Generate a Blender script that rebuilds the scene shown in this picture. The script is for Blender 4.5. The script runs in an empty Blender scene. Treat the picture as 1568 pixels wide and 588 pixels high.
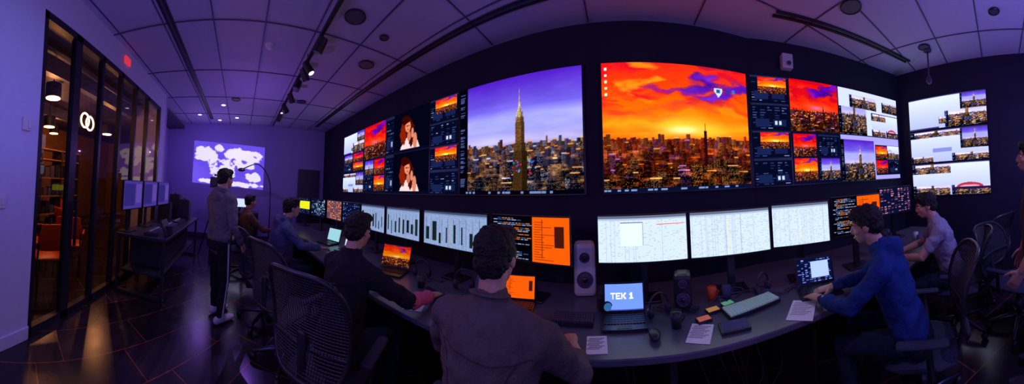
import bpy, math, random
import numpy as np
from mathutils import Vector, Matrix, Euler
random.seed(3)
D=bpy.data; SC=bpy.context.scene
# ------------------------------------------------------------ materials
def mat(name,col,rough=.5,metal=0,emit=None,es=1.0,noise=0,nscale=20,bump=0,bscale=60,spec=.5):
    m=D.materials.new(name); m.use_nodes=True; nt=m.node_tree; b=nt.nodes['Principled BSDF']
    b.inputs['Base Color'].default_value=(*col,1); b.inputs['Roughness'].default_value=rough
    b.inputs['Metallic'].default_value=metal; b.inputs['Specular IOR Level'].default_value=spec
    if emit: b.inputs['Emission Color'].default_value=(*emit,1); b.inputs['Emission Strength'].default_value=es
    tc=nt.nodes.new('ShaderNodeTexCoord')
    if noise:
        n=nt.nodes.new('ShaderNodeTexNoise'); n.inputs['Scale'].default_value=nscale; n.inputs['Detail'].default_value=4
        r=nt.nodes.new('ShaderNodeMix'); r.data_type='RGBA'
        r.inputs[6].default_value=(*[c*(1-noise) for c in col],1); r.inputs[7].default_value=(*[min(1,c*(1+noise)) for c in col],1)
        nt.links.new(tc.outputs['Object'],n.inputs['Vector']); nt.links.new(n.outputs['Fac'],r.inputs[0]); nt.links.new(r.outputs[2],b.inputs['Base Color'])
    if bump:
        n=nt.nodes.new('ShaderNodeTexNoise'); n.inputs['Scale'].default_value=bscale
        bp=nt.nodes.new('ShaderNodeBump'); bp.inputs['Strength'].default_value=bump; bp.inputs['Distance'].default_value=.01
        nt.links.new(tc.outputs['Object'],n.inputs['Vector']); nt.links.new(n.outputs['Fac'],bp.inputs['Height']); nt.links.new(bp.outputs['Normal'],b.inputs['Normal'])
    return m
def screenmat(name,strength):
    m=D.materials.new(name); m.use_nodes=True; nt=m.node_tree; nt.nodes.clear()
    o=nt.nodes.new('ShaderNodeOutputMaterial'); e=nt.nodes.new('ShaderNodeEmission'); a=nt.nodes.new('ShaderNodeAttribute'); a.attribute_name='Col'
    e.inputs['Strength'].default_value=strength; nt.links.new(a.outputs['Color'],e.inputs['Color']); nt.links.new(e.outputs[0],o.inputs[0])
    try: m.cycles.emission_sampling='NONE'
    except Exception as ex: print('es',ex)
    return m
M={}
M['screen']=screenmat('screen_image',1.3)
M['proj']=screenmat('projected_image',1.0)
M['black']=mat('black_plastic',(.016,.016,.024),.4,noise=.2)
M['bezel']=mat('bezel_plastic',(.006,.006,.009),.35,noise=.2)
M['metal']=mat('dark_metal',(.07,.07,.09),.3,.9,noise=.1)
M['wallw']=mat('painted_wall',(.55,.58,.72),.75,noise=.05,bump=.1)
M['wallp']=mat('projector_wall_paint',(.38,.34,.64),.8,noise=.06)
M['walld']=mat('dark_acoustic_wall',(.010,.008,.028),.8,noise=.3,nscale=6)
M['ceil']=mat('ceiling_tile',(.48,.44,.60),.85,noise=.06,bump=.2,bscale=200)
M['tbar']=mat('ceiling_grid_dark',(.08,.06,.12),.6,noise=.1)
M['fix']=mat('fixture_dark',(.06,.045,.09),.5,noise=.1)
M['white']=mat('white_plastic',(.6,.6,.62),.4,noise=.05)
M['frame']=mat('window_frame_black',(.012,.010,.016),.4,noise=.2)
M['desk']=mat('desk_laminate',(.085,.085,.125),.30,noise=.15,nscale=40)
M['deskleg']=mat('desk_panel',(.008,.008,.012),.6,noise=.2)
M['paper']=mat('paper',(.75,.75,.8),.7,noise=.08,nscale=90)
M['skin']=mat('skin',(.50,.27,.19),.5,noise=.08,nscale=30)
M['hair']=mat('black_hair',(.006,.005,.006),.55,noise=.4,nscale=90,bump=.8,bscale=140,spec=.35)
M['eyew']=mat('eye_white',(.7,.7,.7),.2,noise=.02); M['iris']=mat('iris',(.03,.015,.01),.2,noise=.1)
M['lip']=mat('lips',(.42,.16,.13),.5,noise=.1)
M['mesh']=mat('chair_mesh',(.02,.02,.032),.5,noise=.2)
M['pad']=mat('chair_fabric',(.02,.024,.05),.8,noise=.3,nscale=80,bump=.3)
M['orange']=mat('orange_plastic',(.80,.10,.02),.4,noise=.1)
M['wood']=mat('wood',(.30,.13,.05),.5,noise=.5,nscale=8)
M['red']=mat('red_sign',(.5,.01,.02),.4,emit=(1,.05,.08),es=.6,noise=.1)
M['warm']=mat('warm_lamp',(1,.8,.6),.5,emit=(1,.62,.35),es=4,noise=.02)
M['lampw']=mat('white_lamp',(1,1,1),.5,emit=(.75,.65,1),es=3,noise=.02)
M['keycap']=mat('pale_keycap',(.35,.42,.45),.5,emit=(.5,.9,.9),es=.08,noise=.1); M['seam']=mat('shirt_seam',(.045,.036,.04),.9,noise=.2)
def cloth(n,c): return mat(n,c,.9,noise=.3,nscale=25,bump=.45,bscale=110,spec=.2)
M['shirt']=cloth('taupe_shirt',(.105,.082,.088)); M['blackc']=cloth('black_cloth',(.012,.012,.020))
M['pink']=cloth('pink_sleeve',(.55,.10,.22)); M['greyh']=cloth('grey_hoodie',(.13,.12,.14)); M['blueh']=cloth('blue_hoodie',(.010,.035,.17))
M['greyt']=cloth('grey_tshirt',(.26,.26,.34)); M['slate']=cloth('slate_hoodie',(.07,.08,.17)); M['brownc']=cloth('brown_jacket',(.14,.08,.06))
M['navyu']=cloth('navy_uniform',(.055,.035,.055)); M['jean']=cloth('dark_trousers',(.010,.012,.03))
g=D.materials.new('window_glass'); g.use_nodes=True; nt=g.node_tree; nt.nodes.clear()
o=nt.nodes.new('ShaderNodeOutputMaterial'); mx=nt.nodes.new('ShaderNodeMixShader'); t=nt.nodes.new('ShaderNodeBsdfTransparent'); gl=nt.nodes.new('ShaderNodeBsdfGlossy'); gl.inputs['Roughness'].default_value=.02
fr=nt.nodes.new('ShaderNodeFresnel'); fr.inputs['IOR'].default_value=1.7
t.inputs[0].default_value=(.85,.8,.85,1)
nt.links.new(fr.outputs[0],mx.inputs[0]); nt.links.new(t.outputs[0],mx.inputs[1]); nt.links.new(gl.outputs[0],mx.inputs[2]); nt.links.new(mx.outputs[0],o.inputs[0]); M['glass']=g
f=mat('dark_plank_floor',(.02,.012,.018),.28); nt=f.node_tree; b=nt.nodes['Principled BSDF']
tc=nt.nodes.new('ShaderNodeTexCoord'); mp=nt.nodes.new('ShaderNodeMapping'); mp.inputs['Rotation'].default_value=(0,0,.62)
br=nt.nodes.new('ShaderNodeTexBrick'); br.inputs['Scale'].default_value=.62; br.inputs['Mortar Size'].default_value=.0028; br.inputs['Color1'].default_value=(.012,.008,.014,1); br.inputs['Color2'].default_value=(.026,.016,.022,1); br.inputs['Mortar'].default_value=(.22,.055,.02,1)
br.offset=.3
ns=nt.nodes.new('ShaderNodeTexNoise'); ns.inputs['Scale'].default_value=6; ns.inputs['Detail'].default_value=6
wv=nt.nodes.new('ShaderNodeTexNoise'); wv.inputs['Scale'].default_value=3; wv.inputs['Detail'].default_value=8; mp2=nt.nodes.new('ShaderNodeMapping'); mp2.inputs['Rotation'].default_value=(0,0,.62); mp2.inputs['Scale'].default_value=(.6,8,1)
mul=nt.nodes.new('ShaderNodeMix'); mul.data_type='RGBA'; mul.blend_type='MULTIPLY'; mul.inputs[0].default_value=.9
mrb=nt.nodes.new('ShaderNodeMapRange'); mrb.inputs[1].default_value=.3; mrb.inputs[2].default_value=.7; mrb.inputs[3].default_value=.35; mrb.inputs[4].default_value=1.5
mr=nt.nodes.new('ShaderNodeMapRange'); mr.inputs[3].default_value=.10; mr.inputs[4].default_value=.36
b.inputs['Specular IOR Level'].default_value=.6
nt.links.new(tc.outputs['Object'],mp.inputs[0]); nt.links.new(mp.outputs[0],br.inputs['Vector']); nt.links.new(tc.outputs['Object'],mp2.inputs[0]); nt.links.new(mp2.outputs[0],wv.inputs['Vector']); nt.links.new(wv.outputs['Fac'],mrb.inputs[0])
nt.links.new(br.outputs['Color'],mul.inputs[6]); nt.links.new(mrb.outputs[0],mul.inputs[7]); nt.links.new(mul.outputs[2],b.inputs['Base Color'])
nt.links.new(tc.outputs['Object'],ns.inputs['Vector']); nt.links.new(ns.outputs['Fac'],mr.inputs[0]); nt.links.new(mr.outputs[0],b.inputs['Roughness']); M['floor']=f

# ------------------------------------------------------------ mesh builder
class MB:
    def __init__(s,M4=None): s.v=[];s.f=[];s.m=[];s.M=M4 or Matrix.Identity(4)
    def add(s,vs,fs,mi=0):
        o=len(s.v); s.v+=[tuple(s.M@Vector(v)) for v in vs]; s.f+=[tuple(i+o for i in f) for f in fs]; s.m+=[mi]*len(fs)
    def box(s,c,d,mi=0,rot=None):
        R=Euler(rot).to_matrix() if rot else Matrix.Identity(3); c=Vector(c)
        vs=[c+R@Vector((x*d[0]/2,y*d[1]/2,z*d[2]/2)) for z in(-1,1) for y in(-1,1) for x in(-1,1)]
        s.add(vs,[(0,2,3,1),(4,5,7,6),(0,1,5,4),(2,6,7,3),(0,4,6,2),(1,3,7,5)],mi)
    def tube(s,pts,rads,n=12,mi=0,side=None,caps=True,closed=False):
        P=[Vector(p) for p in pts]; k=len(P)
        if not isinstance(rads,(list,)): rads=[rads]*k
        rads=[(r,r) if not isinstance(r,tuple) else r for r in rads]
        T=[]
        for i in range(k):
            if closed: t=P[(i+1)%k]-P[i-1]
            elif i==0: t=P[1]-P[0]
            elif i==k-1: t=P[-1]-P[-2]
            else: t=(P[i+1]-P[i]).normalized()+(P[i]-P[i-1]).normalized()
            T.append(t.normalized() if t.length>1e-9 else Vector((0,0,1)))
        if side is None: side=T[0].orthogonal()
        sd=Vector(side); rings=[]
        for i in range(k):
            q=sd-T[i]*sd.dot(T[i])
            if q.length<1e-6: q=T[i].orthogonal()
            q.normalize(); sd=q
            rings.append((P[i],T[i],q,T[i].cross(q),rads[i]))
        seq=[]
        if caps and not closed:
            p,t,a,b,r=rings[0]; rc=min(r)
            for an in(65,35): q=math.radians(an); seq.append((p-t*rc*math.sin(q),a,b,(r[0]*math.cos(q),r[1]*math.cos(q))))
        for p,t,a,b,r in rings: seq.append((p,a,b,r))
        if caps and not closed:
            p,t,a,b,r=rings[-1]; rc=min(r)
            for an in(35,65): q=math.radians(an); seq.append((p+t*rc*math.sin(q),a,b,(r[0]*math.cos(q),r[1]*math.cos(q))))
        vs=[];fs=[]
        for p,a,b,r in seq:
            for j in range(n):
                an=2*math.pi*j/n; vs.append(p+a*r[0]*math.cos(an)+b*r[1]*math.sin(an))
        m=len(seq)
        for i in range(m if closed else m-1):
            for j in range(n):
                a0=i*n+j;a1=i*n+(j+1)%n;i2=(i+1)%m
                fs.append((a0,a1,i2*n+(j+1)%n,i2*n+j))
        if not closed:
            fs.append(tuple(range(n-1,-1,-1))); fs.append(tuple((m-1)*n+j for j in range(n)))
        s.add(vs,fs,mi)
    def cyl(s,p0,p1,r0,r1=None,n=16,mi=0):
        s.tube([p0,p1],[r0,r1 if r1 is not None else r0],n,mi,caps=False)
    def ell(s,c,r,mi=0,R=None,nu=20,nv=12):
        R=R or Matrix.Identity(3); c=Vector(c); vs=[];fs=[]
        for i in range(1,nv):
            a=math.pi*i/nv
            for j in range(nu):
                b=2*math.pi*j/nu; vs.append(c+R@Vector((r[0]*math.sin(a)*math.cos(b),r[1]*math.sin(a)*math.sin(b),r[2]*math.cos(a))))
        for i in range(nv-2):
            for j in range(nu): fs.append((i*nu+j,(i+1)*nu+j,(i+1)*nu+(j+1)%nu,i*nu+(j+1)%nu))
        t=len(vs); vs+=[c+R@Vector((0,0,r[2])),c-R@Vector((0,0,r[2]))]
        for j in range(nu): fs.append((t,j,(j+1)%nu)); fs.append((t+1,(nv-2)*nu+(j+1)%nu,(nv-2)*nu+j))
        s.add(vs,fs,mi)
    def prism(s,poly,z0,z1,mi=0):
        n=len(poly); vs=[(x,y,z0) for x,y in poly]+[(x,y,z1) for x,y in poly]
        fs=[tuple(range(n-1,-1,-1)),tuple(range(n,2*n))]+[(i,(i+1)%n,n+(i+1)%n,n+i) for i in range(n)]
        s.add(vs,fs,mi)
def adopt(ob,par):
    if par: ob.parent=par; ob.matrix_parent_inverse=par.matrix_basis.inverted()
def make(name,mb,mats,par=None,smooth=False,bevel=0,mods=None):
    me=D.meshes.new(name); V=np.array(mb.v); lo=V.min(0);hi=V.max(0); c=(lo+hi)/2; c[2]=lo[2]
    me.from_pydata([tuple(p) for p in (V-c)],[],mb.f)
    for m in mats: me.materials.append(M[m])
    me.polygons.foreach_set('material_index',mb.m)
    if smooth: me.polygons.foreach_set('use_smooth',[True]*len(mb.f))
    me.update(); ob=D.objects.new(name,me); ob.location=c; SC.collection.objects.link(ob)
    if bevel:
        b=ob.modifiers.new('bev','BEVEL'); b.width=bevel; b.segments=2; b.limit_method='ANGLE'
    for k,kw in (mods or []):
        md=ob.modifiers.new(k.lower(),k)
        for a,vv in kw.items(): setattr(md,a,vv)
    adopt(ob,par); return ob
def empty(name,loc,rz=0):
    e=D.objects.new(name,None); e.location=loc; e.rotation_euler=(0,0,rz); e.empty_display_size=.1; SC.collection.objects.link(e); return e
def TM(loc,rz=0,s=1): return Matrix.Translation(loc)@Matrix.Rotation(rz,4,'Z')@Matrix.Scale(s,4)
def spl(pts,k=4):
    P=[np.array([c for q in p for c in (q if isinstance(q,tuple) else (q,))],float) for p in pts]; out=[]
    for i in range(len(P)-1):
        a=P[max(0,i-1)];b=P[i];c=P[i+1];d=P[min(len(P)-1,i+2)]
        for j in range(k):
            t=j/k; out.append(.5*((2*b)+(c-a)*t+(2*a-5*b+4*c-d)*t*t+(3*b-a-3*c+d)*t**3))
    out.append(P[-1]); return out
# ------------------------------------------------------------ images (row 0 = bottom)
def vnoise(w,h,sx,sy,seed,octv=4):
    r=np.random.RandomState(seed); out=np.zeros((h,w)); amp=1;tot=0
    for o_ in range(octv):
        gx=sx*2**o_+2;gy=sy*2**o_+2; g_=r.rand(gy+1,gx+1)
        X=np.linspace(0,gx-1.01,w);Y=np.linspace(0,gy-1.01,h);x0=X.astype(int);y0=Y.astype(int);fx=X-x0;fy=Y-y0
        fx=(fx*fx*(3-2*fx))[None,:];fy=(fy*fy*(3-2*fy))[:,None]
        a=g_[y0][:,x0];b_=g_[y0][:,x0+1];c=g_[y0+1][:,x0];d=g_[y0+1][:,x0+1]
        out+=amp*((a*(1-fx)+b_*fx)*(1-fy)+(c*(1-fx)+d*fx)*fy);tot+=amp;amp*=.5
    return out/tot
def new(w,h,c=(0,0,0)): a=np.zeros((h,w,3)); a[:]=c; return a
def rect(a,x0,y0,x1,y1,c):
    h,w,_=a.shape; a[int(round(y0*h)):int(round(y1*h)),int(round(x0*w)):int(round(x1*w))]=c
def grad(a,y0,y1,stops):
    h=a.shape[0]; i0,i1=int(y0*h),int(y1*h); ys=np.linspace(0,1,max(2,i1-i0)); t_=[s_[0] for s_ in stops]
    col=np.stack([np.interp(ys,t_,[s_[1][k] for s_ in stops]) for k in range(3)],1); a[i0:i1]=col[:i1-i0,None,:]
def sub(a,x0,y0,x1,y1,src):
    h,w,_=a.shape; X0,X1,Y0,Y1=int(round(x0*w)),int(round(x1*w)),int(round(y0*h)),int(round(y1*h))
    sh,sw,_=src.shape; yi=(np.arange(Y1-Y0)+.5)/max(1,Y1-Y0)*sh; xi=(np.arange(X1-X0)+.5)/max(1,X1-X0)*sw
    a[Y0:Y1,X0:X1]=src[yi.astype(int)][:,xi.astype(int)]
def blur(a,k=.2):
    b=a.copy(); b[1:-1]=a[1:-1]*(1-2*k)+k*(a[2:]+a[:-2]); c=b.copy(); c[:,1:-1]=b[:,1:-1]*(1-2*k)+k*(b[:,2:]+b[:,:-2]); return c
def city(a,y1,seed,front,haze,warm,hm=.12,layers=8,dens=.30,sz=1.0):
    h,w,_=a.shape; r=np.random.RandomState(seed); front=np.array(front);haze=np.array(haze)
    for L in range(layers):
        k=L/(layers-1); base=y1*(1-.105*L*8/layers); x=-r.randint(0,4)
        while x<w:
            bw=max(3,int(w*sz*r.uniform(.014,.034)*(1+1.6*k))); top=int(h*(base+hm*(r.rand()**2.6)*(.45+.75*k))); x0=max(0,x);x1=min(w,x+bw); top=min(top,h-1)
            if top>2 and x1>x0:
                col=(haze*(1-k)+front*k)*r.uniform(.6,1.35); reg=a[:top,x0:x1]; hh,ww=reg.shape[:2]
                shade=np.ones((1,ww,1)); shade[:,int(ww*.6):]=.6; reg[:]=col*shade
                tint=np.array(warm[r.randint(len(warm))]); b0=r.uniform(.45,1.1)*(.6+.4*k)
                lit=(r.rand(hh,ww)<dens*r.uniform(.4,2.2))
                if k>.3 and ww>3: lit[:, ::2]=False; lit[::3]=False; lit|=((r.rand(hh,1)<.05)&((np.arange(ww)%2)==1)[None,:])
                lit[-1:]=False
                val=(b0*r.uniform(.5,1.1,(hh,ww)))[...,None]*tint; reg[lit]=val[lit]
                if r.rand()<.22: reg[-2:]=tint*.9
            x+=bw
    H=int(h*y1*.85); gl=np.clip(vnoise(w,H,14,10,seed+3,3)-.53,0,1)[:,:,None]*2.6; a[:H]=np.clip(a[:H]+gl*np.array(warm[0])*.6,0,1)
    return a
WARM=[(1,.66,.32),(1,.76,.45),(1,.55,.22),(1,.68,.38),(.80,.82,1)]
def nyc(w=250,h=230,seed=4):
    a=new(w,h); grad(a,0,1,[(0,(.1,.1,.25)),(.38,(.50,.46,.70)),(.45,(.72,.68,.88)),(.54,(.60,.60,.90)),(.66,(.62,.62,.95)),(.74,(.42,.36,.85)),(1,(.30,.13,.72))])
    n=vnoise(w,h,3,10,seed); a+=((n-.5)*.24)[:,:,None]*np.linspace(1.2,.3,h)[:,None,None]
    city(a,.42,seed,(.04,.045,.11),(.20,.19,.34),WARM,.12,9,.42)
    a=blur(a,.08)
    cx=.545; r=np.random.RandomState(2)
    for y0,y1,hw,k,g_ in[(.0,.36,.055,.50,.0),(.36,.43,.046,.62,.0),(.43,.60,.036,.80,.0),(.60,.645,.031,1.0,.5),(.645,.69,.024,1.3,1),(.69,.73,.014,1.4,1),(.73,.77,.009,1.3,1),(.77,.81,.005,1.1,1),(.81,.89,.0022,.85,1)]:
        X0,Y0,Y1=int((cx-hw)*w),int(y0*h),int(y1*h); X1=max(X0+1,int((cx+hw)*w)); gold=np.array((.84,.58,.34)) if g_<1 else np.array((.96,.82,.50))
        blk=np.ones((Y1-Y0,X1-X0,1))*gold*k*r.uniform(.55,1.15,(Y1-Y0,X1-X0,1)); blk[:,1::2]*=.45
        if X1-X0>6: blk[:,-(X1-X0)//3:]*=.65; blk[::3]*=.65
        a[Y0:Y1,X0:X1]=blk
    for i in range(22):
        x=cx-.08+r.rand()*.20; y=.15+.13*r.rand(); c=[(.10,.50,.85),(.7,.15,.35),(.2,.3,.85),(.35,.65,.8)][r.randint(4)]; rect(a,x,y,x+.012,y+.014,c)
    a=blur(a,.08)
    rect(a,0,0,.085,1,(.03,.03,.07))
    for i in range(70): y=r.rand()*.9+.05; rect(a,.012,y,.012+r.uniform(.02,.05),y+.006,(.25,.3,.5))
    rect(a,0,0,1,.035,(.02,.03,.08))
    for i in range(22): x=r.rand()*.9; rect(a,x,.01,x+.02,.024,(.4,.5,.7))
    return np.clip(a,0,1)
def sunset(w=250,h=230,seed=7,red=False,icons=False):
    a=new(w,h); yy=np.linspace(0,1,h)[:,None]; xx=np.linspace(0,1,w)[None,:]
    grad(a,0,1,[(0,(.2,.05,.05)),(.38,(.95,.30,.05)),(.48,(1,.58,.10)),(.58,(1,.42,.05)),(.72,(1,.36,.05)),(.85,(.98,.24,.06)),(1,(.90,.16,.10))])
    n=vnoise(w,h,3,9,seed,6); n2=vnoise(w,h,3,6,seed+9,6); n3=vnoise(w,h,4,5,seed+5,4); n4=vnoise(w,h,2,8,seed+31,6)
    k=np.clip((n-.47)*7,0,1)*np.clip((yy-.48)*5,0,1); k=k[:,:,None]; a=a*(1-k*.75)+np.array((.82,.05,.16))*k*.75
    k=np.clip((n2-.55)*9,0,1)*np.clip((yy-.48)*4,0,1); k=k[:,:,None]; a=a*(1-k*.8)+np.array((1,.60,.10))*k*.8
    k=np.clip((n4-.60)*9,0,1)*np.clip((yy-.5)*3,0,1); k=k[:,:,None]; a=a*(1-k*.6)+np.array((.60,.05,.30))*k*.6
    m=1-((xx-.66)/.34)**2-((yy-.84-.06*(xx-.7))/.13)**2+(n2-.5)*3.4+(n-.5)*2.2; k=np.clip(m*2.2,0,1)[:,:,None]
    a=a*(1-k)+(np.array((.33,.09,.64))+((n-.5)*.8)[:,:,None]*np.array((1,.5,.6)))*k
    Y,X=np.mgrid[0:h,0:w]; ys=np.clip(Y+(n3-.5)*h*.16*(Y>h*.45),0,h-1).astype(int); xs=np.clip(X+(n-.5)*w*.30,0,w-1).astype(int); a=a[ys,xs]
    d=np.sqrt(((xx-.52)*1.0)**2+((yy-.47)*3.2)**2); s_=(np.exp(-(d/.30)**2)*np.clip(.35+(n2-.35)*2.2,0,1))[:,:,None]; a=a*(1-s_)+np.array((1,.84,.22))*s_
    s_=np.exp(-(d/.11)**2)[:,:,None]; a=a*(1-s_)+np.array((1,.97,.62))*s_
    if red: a=a*np.array((.92,.40,.95))
    city(a,.40,seed,(.040,.018,.045),(.50,.15,.10) if not red else (.32,.05,.15),[(1,.48,.14),(1,.60,.24),(.95,.36,.10),(1,.72,.42),(.75,.45,.75)],.10,9,.38)
    rect(a,.655,.2,.675,.47,(.16,.05,.07)); rect(a,.6625,.47,.668,.53,(.16,.05,.07))
    a=blur(a,.08); r=np.random.RandomState(1)
    if icons:
        for i in range(5): rect(a,.02,.94-.05*i,.035,.96-.05*i,(.95,.9,.8))
        for q in range(8): rect(a,.745+q*.0035,.80-q*.006,.805-q*.0035,.806-q*.006,(.75,.85,.95))
        rect(a,.745,.80,.805,.83,(.75,.85,.95)); rect(a,.762,.79,.788,.82,(.15,.3,.6)); rect(a,.84,.80,.862,.83,(.15,.2,.6)); rect(a,.88,.80,.90,.83,(.15,.45,.75))
        rect(a,0,0,1,.03,(.05,.08,.18))
        for i in range(26): x=r.rand()*.9; rect(a,x,.008,x+.02,.02,(.45,.55,.75))
    return np.clip(a,0,1)
S_=sunset(150,130,11); SR=sunset(150,130,21,True); N_=nyc(160,140,9)
def ui(w=110,h=70,seed=0,pic=None,bg=(.05,.06,.14)):
    a=new(w,h,bg); r=np.random.RandomState(seed)
    rect(a,.0,.93,1,1,(.12,.15,.28))
    for j in range(9):
        y=.06+.095*j
        for i in range(5):
            if r.rand()<.6: x=.04+.19*i; rect(a,x,y,x+r.uniform(.05,.14),y+.03,[(.22,.27,.5),(.13,.18,.36),(.45,.5,.7),(.16,.22,.42)][r.randint(4)])
    rect(a,.1,.12,.45,.42,(.10,.14,.30)); rect(a,.55,.15,.9,.4,(.10,.13,.28))
    if pic is not None: sub(a,.2,.35,.95,.95,pic)
    else: rect(a,.6,.2,.66,.34,(.75,.8,.9)); rect(a,.71,.2,.77,.34,(.75,.8,.9))
    return a
def woman(w=150,h=110):
    a=new(w,h,(.03,.04,.10)); yy=np.linspace(0,1,h)[:,None]; xx=np.linspace(0,1,w)[None,:]*w/h
    nz=(vnoise(w,h,10,8,6,4)-.5)
    def el(cx,cy,rx,ry,c,k=.5):
        m=((xx-cx)/rx)**2+((yy-cy)/ry)**2+nz*k<1; a[m]=c
    sub(a,0,0,.22,1,ui(40,80,5))
    el(.82,.02,.30,.33,(.90,.80,.80)); el(.72,.60,.17,.26,(.35,.08,.04),1.6); el(.60,.40,.10,.30,(.50,.13,.05),2); el(.86,.42,.09,.28,(.27,.07,.04),2); el(.76,.60,.085,.14,(.86,.52,.38),.2); el(.80,.36,.06,.12,(.75,.42,.32),.2); el(.98,.22,.06,.20,(.80,.48,.38),.3); el(.90,.42,.04,.12,(.82,.50,.40),.3); el(.70,.78,.15,.10,(.20,.05,.03),1.4)
    el(.74,.62,.03,.015,(.2,.06,.05),0); el(.80,.62,.02,.012,(.2,.06,.05),0); el(.77,.53,.025,.014,(.7,.12,.15),0)
    rect(a,0,0,1,.06,(.05,.06,.14)); return np.clip(blur(a,.12),0,1)
def multi(seed,w=130,h=100,bg=(.06,.07,.18)):
    a=new(w,h,bg); P=[S_,N_,SR,ui(seed=seed)]
    for i in range(2):
        for j in range(2): sub(a,.03+.49*i,.06+.47*j,.48+.49*i,.49+.47*j,P[(i+2*j+seed)%4])
    return a
def whitecity(kind,w=150,h=80):
    a=new(w,h,(.80,.84,1.0)); c=N_[:80].copy(); c=np.clip(c*1.25,0,1)
    grad(a,0,1,[(0,(.66,.70,.98)),(1,(.84,.88,1.0))])
    if kind==0: sub(a,.48,.0,1,.50,c); sub(a,.40,.12,.49,.34,c); sub(a,.68,.50,1,1,N_); rect(a,.0,.0,.40,.05,(.2,.2,.4))
    if kind==1: sub(a,.66,.36,1,1,N_); sub(a,.0,.78,.66,1,c[30:]); sub(a,.0,.0,.30,.20,c); rect(a,.30,.30,.55,.42,(.50,.53,.82)); sub(a,.55,.0,1,.24,c)
    if kind==2:
        sub(a,0,.68,.52,1,c[20:]); sub(a,0,.0,.5,.30,c); sub(a,.52,.0,1,.30,c); yy=np.linspace(0,1,h)[:,None]; xx=np.linspace(0,1,w)[None,:]
        m=(((xx-.75)/.17)**2+((yy-.22)/.15)**2<1)&(yy>.24); a[m]=(.70,.20,.30); m=(((xx-.75)/.12)**2+((yy-.24)/.05)**2<1); a[m]=(.85,.6,.7); rect(a,.52,.16,1,.24,(.15,.1,.25))
    if kind==3: sub(a,0,.0,.6,.62,c); sub(a,.6,.0,1,.4,N_[:60]); rect(a,.1,.55,.3,.7,(.6,.65,.9))
    rect(a,0,.96,1,1,(.2,.2,.4)); return np.clip(a,0,1)
def sheet(seed,w=190,h=110,dense=False):
    a=new(w,h,(.80,.87,.97)); r=np.random.RandomState(seed)
    for y in range(2,h-10,3): a[y]*=.93
    for k in range(9 if not dense else 16): x=int(r.rand()*w); a[:h-10,x]*=.84
    for i in range(220 if not dense else 420):
        y=2+3*r.randint(0,(h-14)//3); x=r.rand(); x2=x+r.uniform(.01,.03); a[y+1,int(x*w):int(x2*w)]=np.array((.60,.66,.78))
    rect(a,0,.94,1,1,(.35,.4,.5)); rect(a,0,.90,1,.94,(.65,.70,.80))
    if seed==1: rect(a,.66,.78,.97,.80,(.9,.35,.25)); rect(a,.25,.35,.5,.85,(.84,.92,1)); rect(a,.25,.84,.5,.85,(.3,.35,.45)); rect(a,.25,.35,.255,.85,(.3,.35,.45)); rect(a,.5,.35,.505,.85,(.3,.35,.45))
    else: rect(a,.45,.05,.47,.85,(.86,.84,.76))
    return a
def darkgrid(seed,w=190,h=110):
    a=sheet(seed,w,h,True)*np.array((.66,.70,.80)); r=np.random.RandomState(seed)
    for i in range(8): x=(i+.3)*.12;y=r.uniform(.05,.2);rect(a,x,y,x+r.uniform(.02,.08),y+r.uniform(.3,.6),(.10,.13,.16))
    for i in range(10): x=.04+i*.095; rect(a,x,.15,x+.006,.8,(.2,.35,.25))
    return a
def term(seed,w=190,h=110,split=.55):
    a=new(w,h,(.03,.03,.06)); r=np.random.RandomState(seed)
    for y in range(3,h-4,4):
        x=.02+r.choice([0,.03,.06])
        while x<split-.05 and r.rand()<.85:
            l=r.uniform(.02,.07); c=[(.45,.5,.65),(.55,.6,.75),(.2,.3,.5),(.75,.38,.15)][r.randint(4)]; a[y:y+2,int(x*w):int((x+l)*w)]=c
            x+=l+.012
    rect(a,split,0,1,1,(.90,.34,.06))
    for i in range(16): y=.05+.055*i; rect(a,split+.03,y,split+r.uniform(.08,.3),y+.02,(.62,.20,.05))
    rect(a,split+.12,.1,split+.13,.95,(.5,.18,.06)); rect(a,.82,.35,.93,.8,(.25,.10,.07)); return a
def tek(w=120,h=84):
    a=new(w,h,(.42,.56,.95))
    G={'T':["11111","00100","00100","00100","00100"],'E':["11111","10000","11110","10000","11111"],'K':["10011","10110","11100","10110","10011"],'1':["01100","11100","01100","01100","11110"]}
    x=18
    for ch in "TEK 1":
        if ch!=' ':
            for r_,row in enumerate(G[ch]):
                for c_,b_ in enumerate(row):
                    if b_=='1': a[52-r_*4:56-r_*4, x+c_*3:x+c_*3+3]=(1,1,1)
        x+=17 if ch!=' ' else 8
    rect(a,.0,.0,1,.05,(.2,.25,.6)); return a
def mapimg(w=220,h=140):
    a=new(w,h,(.42,.32,.92)); yy=np.linspace(0,1,h)[:,None]; xx=np.linspace(0,1,w)[None,:]; f=np.full((h,w),9.)
    for cx,cy,rx,ry in[(.18,.70,.14,.16),(.10,.80,.08,.08),(.26,.55,.06,.10),(.36,.86,.06,.08),(.31,.35,.07,.20),(.50,.42,.09,.19),(.46,.56,.08,.07),(.52,.72,.08,.09),(.60,.80,.10,.08),(.74,.72,.19,.15),(.68,.52,.05,.10),(.80,.52,.07,.09),(.86,.28,.09,.09),(.90,.78,.07,.08),(.62,.58,.06,.06),(.3,.08,.2,.05),(.7,.07,.22,.05)]:
        f=np.minimum(f,((xx-cx)/rx)**2+((yy-cy)/ry)**2)
    f+=(vnoise(w,h,16,11,5,4)-.5)*3.6; a[f<1.35]=(.66,.58,.98); a[f<1.05]=(.95,.90,1)
    a+=(vnoise(w,h,2,2,3)[:,:,None]-.5)*.10; return np.clip(blur(a,.15),0,1)
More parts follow.
